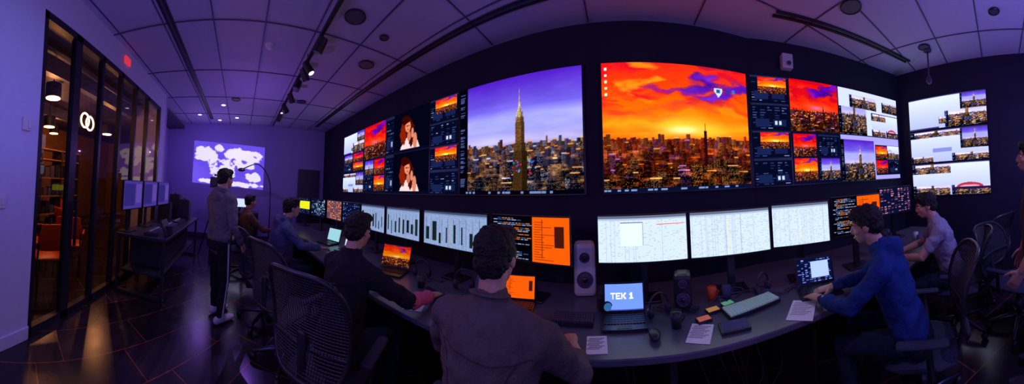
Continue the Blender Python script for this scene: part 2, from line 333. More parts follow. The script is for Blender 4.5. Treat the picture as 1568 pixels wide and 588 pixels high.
def dots(seed,w=100,h=60,c=(.5,.6,.9)):
    a=new(w,h,(.06,.08,.2)); r=np.random.RandomState(seed)
    for j in range(12):
        for i in range(9):
            if r.rand()<.6: rect(a,.03+.107*i,.05+.078*j,.03+.107*i+r.uniform(.04,.09),.05+.078*j+.035,np.array(c)*r.uniform(.35,1.05))
    return np.clip(a,0,1)
def screen(name,img,p0,p1,z0,z1,par,mat_='screen',tilt=0,P3=None):
    h,w,_=img.shape; U,V=np.meshgrid(np.linspace(0,1,w),np.linspace(0,1,h))
    if P3 is None: A=np.array([p0[0],p0[1],z0]);B=np.array([p1[0],p1[1],z0]);C=np.array([p0[0],p0[1],z1])
    else: A,B,C=[np.array(q) for q in P3]
    co=A+U[...,None]*(B-A)+V[...,None]*(C-A); co=co.reshape(-1,3); c=co.mean(0); c[2]=co[:,2].min()
    me=D.meshes.new(name); nf=(w-1)*(h-1); i=np.arange(h-1)[:,None]*w+np.arange(w-1)[None,:]; F=np.stack([i,i+1,i+w+1,i+w],-1).reshape(-1)
    me.vertices.add(w*h); me.vertices.foreach_set('co',(co-c).reshape(-1)); me.loops.add(nf*4); me.loops.foreach_set('vertex_index',F.astype(np.int32))
    me.polygons.add(nf); me.polygons.foreach_set('loop_start',np.arange(0,nf*4,4,dtype=np.int32)); me.update(calc_edges=True)
    ca=me.color_attributes.new('Col','FLOAT_COLOR','POINT'); rgba=np.ones((w*h,4)); rgba[:,:3]=np.clip(img,0,1).reshape(-1,3)**2.2; ca.data.foreach_set('color',rgba.reshape(-1).astype(np.float32))
    me.materials.append(M[mat_]); ob=D.objects.new(name,me); ob.location=c; SC.collection.objects.link(ob); adopt(ob,par); return ob
# ------------------------------------------------------------ room shell
CH=3.46
m=MB(); m.box((-1.6,-1.75,-.05),(17,9.2,.1)); make('floor',m,['floor'])
m=MB(); m.box((-1.6,.15,CH+.05),(11.9,5.3,.1)); ceil=make('ceiling',m,['ceil'])
def wallseg(name,x0,y0,x1,y1,z0,z1,th,mt,mbx=None):
    d=Vector((x1-x0,y1-y0,0)); L=d.length; n=Vector((-d.y,d.x,0)).normalized(); c=Vector(((x0+x1)/2,(y0+y1)/2,(z0+z1)/2))+n*th/2
    b=mbx or MB(); b.box(c,(L,abs(th),z1-z0),0,(0,0,math.atan2(d.y,d.x)))
    if mbx is None: return make(name,b,[mt])
wallseg('wall_north',-7.45,2.6,1.6,2.6,0,CH,.12,'walld')
wallseg('wall_northeast',1.6,2.6,4.2,1.77,0,CH,.12,'walld')
wallseg('wall_east',4.2,1.85,3.85,-1.75,0,CH,.12,'walld')
wallseg('wall_west',-7.35,-2.35,-7.35,2.6,0,CH,.12,'wallp')
b=MB(); wallseg('',4.0,-1.7,-1.5,-1.7,0,CH,.08,'',b); wallseg('',-1.5,-1.7,-4.7,-1.7,3.1,CH,.08,'',b); wallseg('',-4.7,-1.7,-4.98,-1.7,0,CH,.08,'',b); make('wall_south',b,['wallw'])
b=MB(); wallseg('',-4.98,-1.7,-4.98,-2.35,0,CH,-.12,'',b); wallseg('',-4.98,-2.35,-7.4,-2.35,0,CH,.1,'',b); make('wall_southwest',b,['wallp'])
b=MB(); b.box((1.2,-1.688,.06),(5.4,.02,.12)); make('baseboard_south',b,['wallw'],bevel=.004)
b=MB(); b.box((-7.335,-.3,.05),(.02,4.0,.1)); make('baseboard_west',b,['fix'])
b=MB()
for k in range(-4,5):
    y=-.41+.6*k
    if -2.3<y<2.6: b.box((-1.6,y,CH-.003),(11.5,.014,.012))
for k in range(-6,5): b.box((-.3+1.2*k,.12,CH-.004),(.014,4.9,.012))
make('ceiling_grid',b,['tbar'])
b=MB()
for y in(2.12,-.92):
    for q in(-.03,.03): b.box((-3.4,y+q,CH-.012),(6.8,.022,.02))
    b.box((-3.4,y,CH-.006),(6.8,.10,.008),1)
b.box((2.7,1.75,CH-.012),(2.2,.03,.02),0,(0,0,-.31)); b.box((2.7,1.68,CH-.012),(2.2,.03,.02),0,(0,0,-.31))
make('slot_diffuser',b,['frame','tbar'])
for i,(x,y,r) in enumerate([(-2.28,1.1,.11),(-3.07,1.69,.11),(2.22,1.43,.11),(3.45,1.0,.08),(2.92,-.03,.06),(-2.4,1.56,.05),(-5.0,1.2,.09),(-5.2,-.2,.09)]):
    b=MB(); b.tube([(x+r*math.cos(a),y+r*math.sin(a),CH-.012) for a in np.linspace(0,2*math.pi,25)[:-1]],.010,8,0,closed=True); b.cyl((x,y,CH-.014),(x,y,CH),r*.93,n=28,mi=1); make('ceiling_speaker',b,['frame','fix'])
b=MB(); b.cyl((-3.14,.29,CH-.03),(-3.14,.29,CH),.05,.07,20); b.cyl((-3.14,.29,CH-.05),(-3.14,.29,CH-.03),.03,.045,20); make('smoke_detector',b,['white'])
for x,y in[(-6.6,-.2),(-6.4,-1.2),(-5.9,.9),(-6.9,-.7),(-5.6,-.5)]:
    b=MB(); b.cyl((x,y,CH-.01),(x,y,CH),.07,n=20); b.cyl((x,y,CH-.012),(x,y,CH-.009),.05,n=20,mi=1); make('recessed_downlight',b,['white','lampw'])
b=MB(); b.box((-3.7,.83,3.36),(6.2,.04,.035))
for x in(-1.2,-3.2,-5.2,-6.7): b.cyl((x,.83,3.37),(x,.83,CH),.006,n=8)
for i,x in enumerate([-2.6,-3.15,-3.35,-3.75,-4.3,-4.9,-5.6]):
    b.cyl((x,.83,3.35),(x,.83,3.28),.012,n=8); d=Vector((.3 if i%2 else -.35,.5 if i%3 else -.4,-1)).normalized(); p=Vector((x,.83,3.24)); b.cyl(p-d*.08,p+d*.10,.048,.055,16)
    b.cyl(p+d*.095,p+d*.101,.04,n=16,mi=1 if i in(1,4) else 0)  # lens glow added on two heads to go with the added spots
make('track_light',b,['frame','lampw'])
# ------------------------------------------------------------ glass partition
b=MB()
xs=[-1.53,-2.03,-2.53,-3.03,-3.53,-4.03,-4.67]
for i,x in enumerate(xs): b.box((x,-1.74,1.55),(.05 if i!=1 else .11,.07,3.1))
for z in(.04,3.07): b.box((-3.1,-1.74,z),(3.2,.07,.08))
b.box((-2.08,-1.66,1.05),(.02,.03,.5))
part=empty('window_1',(-3.1,-1.74,0)); make('window_frame',b,['frame'],part)
b=MB()
for x0,x1 in zip(xs[:-1],xs[1:]): b.add([(x0-.02,-1.74,.08),(x1+.02,-1.74,.08),(x1+.02,-1.74,3.03),(x0-.02,-1.74,3.03)],[(0,1,2,3)])
make('glass_panes',b,['glass'],part)
b=MB(); b.box((-4.5,-6.0,1.6),(10.4,.1,3.2)); make('wall_far_room',b,['wood'])
b=MB(); b.box((.65,-3.9,1.6),(.1,4.2,3.2)); make('wall_far_room_east',b,['walld'])
b=MB(); b.box((-9.65,-4.1,1.6),(.1,3.8,3.2)); make('wall_far_room_west',b,['wood'])
b=MB(); b.box((-4.5,-3.95,3.33),(10.4,4.2,.1)); b.box((-4.5,-2.5,3.1),(10.,.12,.25)); b.box((-4.5,-4.2,3.1),(10.,.12,.25)); make('ceiling_far_room',b,['fix'])
for x,y,z in[(-2.72,-2.78,2.80),(-3.65,-3.80,2.62),(-5.2,-3.3,2.7),(-4.6,-4.6,2.7)]:
    b=MB(); b.cyl((x,y,z),(x,y,z+.22),.13,.13,24); b.cyl((x,y,z+.22),(x,y,3.28),.01,n=8); b.cyl((x,y,z-.012),(x,y,z+.01),.115,n=24,mi=1); make('pendant_lamp',b,['frame','warm'])
    l=D.lights.new('pendant_light','POINT'); l.energy=26; l.color=(1,.40,.13); l.shadow_soft_size=.03; lo=D.objects.new('pendant_light',l); lo.location=(x,y,z-.12); SC.collection.objects.link(lo)
b=MB()
for dx in(0,.26): b.tube([(-3.55-dx+.12*math.cos(a),-2.75-dx*.3,2.62+.13*math.sin(a)) for a in np.linspace(0,2*math.pi,33)[:-1]],.018,8,0,closed=True)
b.cyl((-3.55,-2.75,2.75),(-3.55,-2.75,3.28),.004,n=6,mi=1); b.cyl((-3.81,-2.83,2.75),(-3.81,-2.83,3.28),.004,n=6,mi=1)
make('ring_pendant_lamp',b,['warm','frame'])
sh=MB()
for x in(-5.3,-4.6,-3.9,-3.2): sh.box((x,-4.4,1.1),(.04,.35,2.2),3)
for z in(.15,.6,1.05,1.5,1.95,2.2): sh.box((-4.25,-4.4,z),(2.14,.35,.03),0)
r=random.Random(5)
for z in(.17,.62,1.07,1.52):
    x=-5.2
    while x<-3.3:
        w=r.uniform(.06,.16); hh=r.uniform(.15,.34); sh.box((x+w/2,-4.38,z+hh/2),(w*.9,.22,hh),r.choice([1,2,3,2])); x+=w+r.uniform(0,.06)
make('shelving_unit',sh,['wood','orange','fix','black'])
def side_chair(loc,rz):
    b=MB(TM(loc,rz))
    for x in(-.2,.2):
        b.cyl((x,.2,0),(x,.2,.44),.014,n=8,mi=1); b.cyl((x,-.24,0),(x,-.18,.46),.014,n=8,mi=1); b.tube([(x,-.18,.46),(x,-.22,.7),(x,-.26,.92)],.014,8,1)
    b.tube([(0,-.18,.45),(0,.2,.45)],[(.22,.02),(.22,.02)],20,0,side=(1,0,0))
    b.tube([(0,-.2,.58),(0,-.24,.75),(0,-.27,.92)],[(.21,.015),(.22,.015),(.19,.015)],20,0,side=(1,0,0)); b.tube([(-.24,-.2,.66),(-.25,.1,.66)],.016,8,0); b.tube([(.24,-.2,.66),(.25,.1,.66)],.016,8,0)
    make('orange_side_chair',b,['orange','metal'],smooth=True)
side_chair((-2.40,-2.35,0),2.6); side_chair((-3.1,-2.6,0),2.2); side_chair((-2.75,-3.1,0),.5); side_chair((-3.8,-3.2,0),1.2)
b=MB(); b.box((-3.09,-1.68,3.29),(.16,.03,.10)); make('exit_sign',b,['red'],bevel=.005)
b=MB(); b.box((-1.34,-1.685,2.0),(.09,.03,.12)); b.box((-1.36,-1.665,2.0),(.03,.02,.08)); make('wall_sensor',b,['white'],bevel=.006)
b=MB(); b.box((-1.13,-1.692,1.31),(.075,.015,.115)); b.box((-1.13,-1.682,1.31),(.03,.01,.06)); make('light_switch',b,['white'],bevel=.003)
b=MB(); b.box((2.07,2.38,3.16),(.15,.1,.19),0,(0,0,-.31)); b.cyl((2.06,2.32,3.12),(2.055,2.30,3.12),.03,n=12,mi=1); make('wall_speaker_box',b,['white','fix'],bevel=.012)
b=MB(); b.cyl((3.55,.98,CH-.03),(3.55,.98,CH),.06,n=16); b.cyl((3.55,.98,3.05),(3.55,.98,CH),.012,n=8); b.ell((3.55,.98,3.0),(.05,.05,.06)); make('hanging_camera',b,['fix'],smooth=True)
# ------------------------------------------------------------ video walls
Z0,Z1=1.54,2.96
vw=empty('video_wall_display',(-3,2.55,Z0))
b=MB(); b.box((-3.02,2.572,(Z0+Z1)/2),(5.32,.045,Z1-Z0+.02)); make('housing',b,['bezel'],vw)
def VP(name,img,x0,x1,a,c,par): screen(name,img,(x0,2.545),(x1,2.545),Z0+(Z1-Z0)*a+.008,Z0+(Z1-Z0)*c-.008,par)
VP('panel_1',nyc(),-2.0,-.385,0,1,vw)
for k,(im) in enumerate([ui(seed=1),ui(seed=2,pic=S_),ui(seed=3),ui(seed=4,pic=S_)]): VP('panel_b%d'%k,im,-2.57,-2.03,k/4,(k+1)/4,vw)
VP('panel_c1',woman(),-3.74,-2.60,.0,.5,vw); VP('panel_c2',woman(),-3.74,-2.60,.5,1,vw)
VP('panel_d1',multi(3),-4.58,-3.77,0,.5,vw); VP('panel_d2',SR,-4.58,-3.77,.5,1,vw)
VP('panel_e1',whitecity(1),-5.66,-4.61,0,.33,vw); VP('panel_e2',multi(7),-5.66,-4.61,.33,.66,vw); VP('panel_e3',whitecity(0),-5.66,-4.61,.66,1,vw)
vw=empty('video_wall_display',(1.5,2.5,Z0))
b=MB(); b.box((.685,2.572,(Z0+Z1)/2),(1.74,.045,Z1-Z0+.02)); dx,dy=.9546,-.298
ang=math.atan2(dy,dx); b.box((1.57+dx*1.31,2.575+dy*1.31,(Z0+Z1)/2),(2.64,.045,Z1-Z0+.02),0,(0,0,ang)); make('housing',b,['bezel'],vw)
VP('panel_1',sunset(icons=True),-.17,1.53,0,1,vw)
def AP(name,img,s0,s1,a,c):
    P=lambda s_:(1.565+dx*s_,2.545+dy*s_); screen(name,img,P(s0),P(s1),Z0+(Z1-Z0)*a+.008,Z0+(Z1-Z0)*c-.008,vw)
for k,im in enumerate([ui(seed=11),ui(seed=12,pic=S_),ui(seed=13),ui(seed=14,pic=S_)]): AP('panel_b%d'%k,im,.02,.53,k/4,(k+1)/4)
AP('panel_c1',multi(4),.55,1.31,0,.5); AP('panel_c2',SR,.55,1.31,.5,1)
t_=new(160,100,(.62,.60,.92)); sub(t_,0,0,.52,.90,N_); sub(t_,.54,.1,1,.82,multi(6)); sub(t_,.76,.48,1,.82,whitecity(3)); AP('panel_d1',t_,1.33,2.60,0,.5)
t_=new(160,100,(.78,.82,1)); sub(t_,0,0,.42,.60,N_[:80]); sub(t_,.16,.60,.60,.88,np.clip(N_[:80]*1.2,0,1)); sub(t_,.5,0,1,.55,whitecity(2)); sub(t_,.70,.60,1,.85,N_[:70]); AP('panel_d2',t_,1.33,2.60,.5,1)
for k,im in enumerate([whitecity(2),whitecity(1),whitecity(0)]):
    e=empty('wall_mounted_display',(4.08,.86,1.2+.58*k)); z=1.2+.58*k
    b=MB(); b.box((4.09,.86,z+.285),(.05,1.42,.565),0,(0,0,-.09)); make('housing',b,['bezel'],e)
    screen('screen_image',im,(4.125,1.55),(3.995,.165),z+.01,z+.56,e)
e=empty('projector_screen',(-7.33,-.4,1.5)); b=MB(); b.box((-7.347,-.41,2.21),(.006,2.3,1.5)); make('screen_surface',b,['wallp'],e)
screen('projected_image',mapimg(),None,None,0,0,e,'proj',P3=((-7.340,-1.50,1.62),(-7.340,.68,1.50),(-7.340,-1.50,2.92)))
b=MB(); b.box((-7.31,2.1,1.1),(.04,.7,2.2)); b.box((-7.285,2.1,1.1),(.02,.56,2.0)); b.ell((-7.26,1.85,1.0),(.03,.03,.03)); make('door_1',b,['fix'],bevel=.01)
# ------------------------------------------------------------ desk
front=[(-5.7,.90),(-3.3,.93),(-1.9,1.0),(-1.2,1.06),(-.6,1.15),(0,1.2),(.45,1.16),(.85,1.09),(1.2,1.0),(1.5,.90),(2.0,.83),(2.7,.80),(3.6,.85)]
fr_=[tuple(p[:2]) for p in spl(front,3)]
poly=fr_+[(3.65,1.45),(2.4,1.8),(1.3,2.15),(-5.7,2.15)]
desk=empty('control_desk',(0,1.6,0))
b=MB(); b.prism(poly,.715,.75); make('desktop',b,['desk'],desk,bevel=.006)
b=MB(); b.box((-2.2,2.08,.36),(6.9,.03,.7))
for x in(-5.6,-4.2,-2.75,-1.1,.25,1.25,2.2,3.5):
    y0=1.3 if x<1.3 else 1.0; b.box((x,(y0+1.9)/2 if x<1.3 else 1.25,.36),(.04,1.9-y0 if x<1.3 else .5,.71))
b.box((2.5,1.72,.36),(2.2,.03,.7),0,(0,0,-.3)); make('legs',b,['deskleg'],desk)
def monitor(x0,y0,x1,y1,z0,z1,img,base=.75,name='computer_monitor'):
    cx,cy=(x0+x1)/2,(y0+y1)/2; rz=math.atan2(y1-y0,x1-x0); w=math.hypot(x1-x0,y1-y0); h=z1-z0
    e=empty(name,(cx,cy,base),rz); T=TM((cx,cy,0),rz); b=MB(T)
    b.box((0,.016,z0+h/2),(w,.022,h))
    for q in(-1,1): b.box((q*(w/2-.005),.0,z0+h/2),(.010,.012,h))
    b.box((0,0,z0+.008),(w-.02,.012,.016)); b.box((0,0,z1-.005),(w-.02,.012,.010)); b.box((0,.045,z0+h/2),(w*.4,.05,h*.5))
    make('housing',b,['bezel'],e,bevel=.003)
    b=MB(T); b.box((0,.08,(base+z0+h/2)/2+.01),(.06,.025,z0+h/2-base)); b.box((0,.07,base+.008),(.24,.18,.014)); make('stand',b,['metal'],e,bevel=.004)
    a=T@Vector((-w/2+.01,.003,z0+.016)); c=T@Vector((w/2-.01,.003,z0+.016)); d=T@Vector((-w/2+.01,.003,z1-.01))
    screen('screen_image',img,None,None,0,0,e,P3=(tuple(a),tuple(c),tuple(d)))
ZB,ZT=1.025,1.385
monitor(-.185,1.79,.485,1.75,ZB,ZT,sheet(1)); monitor(.495,1.75,1.12,1.60,ZB,ZT,sheet(2,dense=True)); monitor(1.13,1.60,1.57,1.36,ZB+.01,ZT+.01,sheet(3,dense=True))
monitor(1.60,1.36,2.05,1.12,ZB+.03,ZT+.03,term(5,split=.5)); monitor(2.62,1.45,3.2,1.25,ZB+.05,ZT+.05,dots(3,c=(.8,.5,.6)))
monitor(-1.05,1.78,-.36,1.70,ZB,ZT,term(2)); monitor(-1.88,1.78,-1.08,1.77,ZB,ZT,darkgrid(3)); monitor(-2.53,1.75,-1.92,1.77,ZB,ZT,darkgrid(6))
monitor(-3.16,1.73,-2.56,1.75,ZB,ZT,darkgrid(8)); monitor(-3.79,1.71,-3.19,1.73,ZB,ZT,dots(5,c=(.4,.5,.8))); t_=dots(6,c=(.9,.5,.3)); t_[:]=np.clip(t_+np.array((.30,.16,.10)),0,1)
monitor(-4.42,1.66,-3.82,1.71,ZB,ZT,t_); monitor(-5.0,1.52,-4.45,1.64,ZB,ZT,dots(8,c=(.7,.85,1))); t_=dots(9,c=(.3,.4,.5)); rect(t_,.3,.3,1,.8,(.85,.85,.15)); monitor(-5.55,1.30,-5.03,1.50,ZB,ZT,t_)
def laptop(loc,rz,img,w=.31,d=.21,ang=15):
    e=empty('laptop_computer',loc,rz); T=TM(loc,rz); b=MB(T); b.box((0,0,.010),(w,d,.016))
    for r_ in range(5):
        for c_ in range(13): b.box((-w*.43+c_*w*.0717,.075*d/.21-r_*.024,.0205),(w*.06,.018,.005),1)
    b.box((0,-.07*d/.21,.0185),(.09,.05*d/.21,.002),1)
    make('base',b,['metal','black'],e)
    a=math.radians(ang); hy,hz=d/2,.02; H=w*.68
    def L(x,t,o): return T@Vector((x,hy+math.sin(a)*t-o*math.cos(a),hz+math.cos(a)*t+o*math.sin(a)))
    b=MB(T); c=Vector((0,hy+math.sin(a)*H/2+.004*math.cos(a),hz+math.cos(a)*H/2-.004*math.sin(a))); b.box(c,(w,.008,H),0,(-a,0,0)); make('lid',b,['bezel'],e)
    screen('screen_image',img,None,None,0,0,e,P3=[tuple(L(*q)) for q in[(-w/2+.01,.014,.002),(w/2-.01,.014,.002),(-w/2+.01,H-.01,.002)]])
DZ=.751
laptop((.0,1.51,DZ),0,tek(),.27,.19,12); t_=dots(4,c=(.5,.55,1)); rect(t_,.4,.2,.9,.85,(.65,.75,1)); laptop((1.27,1.24,DZ),-.55,t_,.30,.2,14)
laptop((-.74,1.58,DZ),.2,term(8,100,60,.1),.26,.18,14)
laptop((-2.02,1.45,DZ),.45,np.clip(sunset(110,70,31)*.8,0,1),.34,.22,18); laptop((-2.95,1.42,DZ),.4,new(40,30,(.75,.82,1)),.3,.2,15); laptop((-3.5,1.35,DZ),.3,new(40,30,(.55,.75,.8)),.3,.2,15)
def sheetp(x,y,rz,w=.2,d=.28,nm='paper_sheet'):
    b=MB(TM((x,y,DZ),rz)); b.box((0,0,.001),(w,d,.002))
    for k in range(9): b.box((-.01*(k%3),d*.36-k*d*.075,.0024),(w*(.75-.07*(k%3)),.004,.0006),1)
    make(nm,b,['paper','fix'])
sheetp(-.15,1.31,.1,.11,.15); sheetp(.41,1.31,-.5,.13,.18); sheetp(-1.34,1.2,.6,.14,.20); sheetp(1.02,1.16,-.9,.16,.24)
b=MB(TM((.60,1.27,DZ),-.2)); b.box((0,0,.008),(.17,.11,.016)); b.box((0,0,.017),(.15,.095,.002),1); make('notebook',b,['black','slate'],bevel=.004)
def mouse(x,y): b=MB(); b.ell((x,y,DZ+.022),(.032,.052,.022)); b.box((x,y+.02,DZ+.043),(.004,.02,.004)); make('computer_mouse',b,['black'],smooth=True)
mouse(.16,1.34); mouse(-1.08,1.36)
for i,c in enumerate([(.85,.2,.1),(.85,.42,.1),(.2,.7,.3),(.1,.5,.8)]): M['k%d'%i]=mat('key_%d'%i,c,.4,emit=c,es=.22,noise=.05)
def keyboard(x,y,rz,w=.42,rgb=True):
    b=MB(TM((x,y,DZ),rz)); b.box((0,0,.012),(w,.14,.02))
    for r_ in range(5):
        for c_ in range(16): b.box((-w*.46+c_*w*.0613,.05-r_*.025,.027),(w*.050,.020,.012),1 if rgb else 2)
    make('computer_keyboard',b,['black','keycap','fix'])
keyboard(.80,1.41,.03,.38); keyboard(-.32,1.53,.05,.26,False); keyboard(-1.3,1.50,-.1,.36,False); keyboard(1.85,.98,-.15,.36,False)
for x,y,c,rz in[(.56,1.50,'k1',.1),(.68,1.53,'k2',.1),(.47,1.42,'k0',.1)]:
    b=MB(TM((x,y,DZ),rz)); b.box((0,0,.008),(.09,.06,.016),1); b.box((0,0,.0175),(.08,.05,.003)); make('control_pad',b,[c,'black'],bevel=.003)
def speaker(x,y,m1,m2,w=.17,h=.40,z=DZ):
    e=empty('desk_speaker',(x,y,z)); b=MB(TM((x,y,z),math.atan2(-x,y))); b.box((0,0,h/2),(w,.2*w/.17,h)); make('cabinet',b,[m1],e,bevel=.03)
    b=MB(TM((x,y,z),math.atan2(-x,y))); Y=-.1*w/.17
    for zz,r_ in((h*.33,w*.34),(h*.75,w*.2)):
        b.tube([(r_*math.cos(a),Y-.003,zz+r_*math.sin(a)) for a in np.linspace(0,2*math.pi,25)[:-1]],.006,8,0,closed=True); b.cyl((0,Y,zz),(0,Y-.004,zz),r_,r_*.9,24); b.ell((0,Y-.004,zz),(r_*.4,.012,r_*.4),1)
    make('driver',b,[m2,'metal'],e,smooth=True)
speaker(-.31,1.98,'white','fix'); speaker(.40,1.64,'black','fix',.12,.24); speaker(2.45,1.30,'black','fix',.12,.22)
b=MB(); b.tube([(-1.02,1.55,DZ),(-1.02,1.55,DZ+.13),(-1.02,1.55,DZ+.16),(-1.02,1.55,DZ+.19)],[.035,.035,.022,.02],16,caps=False); make('drink_bottle',b,['slate'],smooth=True)
b=MB(); b.box((-1.20,1.36,DZ+.006),(.07,.14,.010),0,(0,0,.7)); make('smartphone',b,['bezel'],bevel=.004)
def headset(x,y,z=DZ,s=1):
    b=MB(TM((x,y,z),.4,s)); b.tube([(.085*math.cos(a),0,.09+.095*math.sin(a)) for a in np.linspace(-.3,math.pi+.3,18)],.009,8)
    for q in(-1,1): b.ell((q*.082,0,.05),(.022,.035,.045)); b.ell((q*.07,0,.05),(.015,.03,.04),1)
    b.tube([(.08,.02,.03),(.06,.09,.02),(.02,.13,.02)],.005,6); make('headphones',b,['black','pad'],smooth=True)
headset(.22,1.56,s=.8); headset(-1.25,1.66,s=.9); headset(.97,1.53,s=.85); headset(-1.72,1.62,s=.9)
b=MB(TM((-.13,1.68,DZ),.3)); b.box((0,0,.06),(.10,.06,.08)); b.box((0,0,.11),(.05,.05,.03)); b.cyl((0,-.03,.06),(0,-.08,.06),.030,.032,20); b.cyl((0,-.08,.06),(0,-.083,.06),.026,n=20,mi=1); b.box((0,0,.01),(.06,.06,.02)); make('photo_camera',b,['black','k3'],bevel=.004)
b=MB(); r=random.Random(4)
for k in range(16):
    x=r.uniform(.25,1.2); y=r.uniform(1.56,1.66) if x<.9 else r.uniform(1.42,1.5); P=[(x,y,DZ+.006)]
    for j in range(5): P.append((P[-1][0]+r.uniform(-.09,.09),P[-1][1]+r.uniform(-.04,.04),DZ+.006+r.uniform(0,.03)))
    b.tube([tuple(p) for p in spl(P,5)],.0035,6,k%2)
for k in range(10):
    x=r.uniform(-1.9,-1.2); P=[(x,1.62,DZ+.006)]
    for j in range(5): P.append((P[-1][0]+r.uniform(-.1,.1),P[-1][1]+r.uniform(-.04,.04),DZ+.006+r.uniform(0,.03)))
    b.tube([tuple(p) for p in spl(P,5)],.0035,6,k%2)
make('desk_cables',b,['black','slate'],smooth=True)
b=MB()
for k in range(9):
    x=r.uniform(-.1,1.0); b.tube([tuple(p) for p in spl([(x,1.9,.70),(x+.05,1.6,.5+r.uniform(-.1,.1)),(x+.1,1.5,.2),(x+r.uniform(-.2,.2),1.5,.02)],6)],.005,6)
make('under_desk_cables',b,['black'],smooth=True)
for x,y,mi in[(.62,1.66,'orange'),(.72,1.63,'slate'),(.30,1.42,'black'),(2.75,1.0,'slate'),(2.9,1.1,'white'),(-1.55,1.45,'black')]:
    b=MB(); b.cyl((x,y,DZ),(x,y,DZ+.09),.03,.034,16,0); b.tube([(x+.03,y,DZ+.07),(x+.055,y,DZ+.05),(x+.03,y,DZ+.025)],.005,6,0); make('coffee_mug',b,[mi],smooth=True)
# ------------------------------------------------------------ side table
tb=empty('equipment_table',(-4.15,-1.27,0)); b=MB(); b.box((-4.15,-1.27,.80),(2.35,.74,.04)); b.box((-4.15,-1.27,.30),(2.2,.6,.025))
for x in(-3.01,-5.28):
    for y in(-1.6,-.94): b.box((x,y,.39),(.04,.04,.78))
    b.box((x,-1.27,.03),(.05,.72,.04))
make('frame',b,['black'],tb,bevel=.004)
b=MB(); b.box((-4.1,-1.3,.55),(1.7,.5,.44)); make('storage_box',b,['black'],tb,bevel=.02)
pm=new(60,36,(.30,.24,.62)); rect(pm,.05,.1,.6,.9,(.22,.18,.5)); rect(pm,.65,.2,.95,.9,(.4,.3,.7))
for x0,y0,x1,y1 in[(-3.42,-1.46,-2.90,-1.52),(-3.98,-1.42,-3.46,-1.46),(-4.55,-1.38,-4.02,-1.42)]: monitor(x1,y1,x0,y0,1.14,1.56,pm*.8,.82)
for x,y,rz in[(-3.30,-1.18,.1),(-3.85,-1.14,0),(-4.4,-1.14,-.1)]:
    b=MB(); b.box((x,y,.84),(.44,.2,.04),0,(0,0,rz)); b.box((x,y+.01,.865),(.4,.15,.012),1,(0,0,rz))
    for q in range(8): b.box((x-.17+q*.048,y,.876),(.02,.03,.012),2,(0,0,rz))
    make('mixing_console',b,['black','fix','white'],bevel=.003)
for x,y,w,h in[(-4.85,-1.12,.26,.42),(-5.13,-1.40,.2,.5),(-4.72,-1.48,.2,.34)]:
    b=MB(); b.box((x,y,.82+h/2),(w,.22,h)); b.box((x,y+.115,.82+h/2),(w*.8,.01,h*.85),1); b.box((x,y,.84+h),(w*.4,.03,.03),1); make('equipment_case',b,['black','fix'],bevel=.01)
b=MB(TM((-3.25,-1.0,.83),0)); b.box((0,0,.10),(.26,.02,.22),0,(.4,0,0)); b.box((0,.04,.06),(.05,.10,.12)); make('tablet_stand',b,['black'])
b=MB(); x,y=-5.1,-.55
for a in(0,2.1,4.2): b.tube([(x,y,1.2),(x+.35*math.cos(a),y+.35*math.sin(a),.02)],.014,8)
b.cyl((x,y,1.15),(x,y,1.5),.02,n=10); b.box((x,y,1.62),(.34,.16,.22)); b.cyl((x+.17,y,1.62),(x+.30,y,1.62),.06,.07,18); b.box((x-.1,y,1.78),(.2,.04,.04)); b.box((x-.1,y+.14,1.66),(.12,.1,.09)); make('video_camera_tripod',b,['black'])
b=MB(); b.tube([tuple(p) for p in spl([(-5.2,.65,0),(-5.2,.65,1.2),(-5.15,.6,1.75),(-5.1,.35,2.05),(-5.1,.05,1.95)],6)],.012,8); b.cyl((-5.2,.65,0),(-5.2,.65,.03),.18,n=20); b.ell((-5.1,.0,1.92),(.04,.08,.04)); make('boom_stand',b,['metal'],smooth=True)
b=MB(); b.box((-6.6,.1,.45),(.5,.8,.88)); b.box((-6.34,-.1,.45),(.01,.36,.8)); b.box((-6.34,.3,.45),(.01,.36,.8)); make('low_cabinet',b,['black'],bevel=.01)
monitor(-6.6,-.18,-6.6,.18,1.0,1.25,new(30,20,(.75,.8,1)),.89)
b=MB(); b.box((-6.8,2.1,.6),(.5,.5,1.2))
for k in range(6): b.box((-6.54,2.1,.15+.18*k),(.02,.44,.14))
make('equipment_rack',b,['black'],bevel=.01)
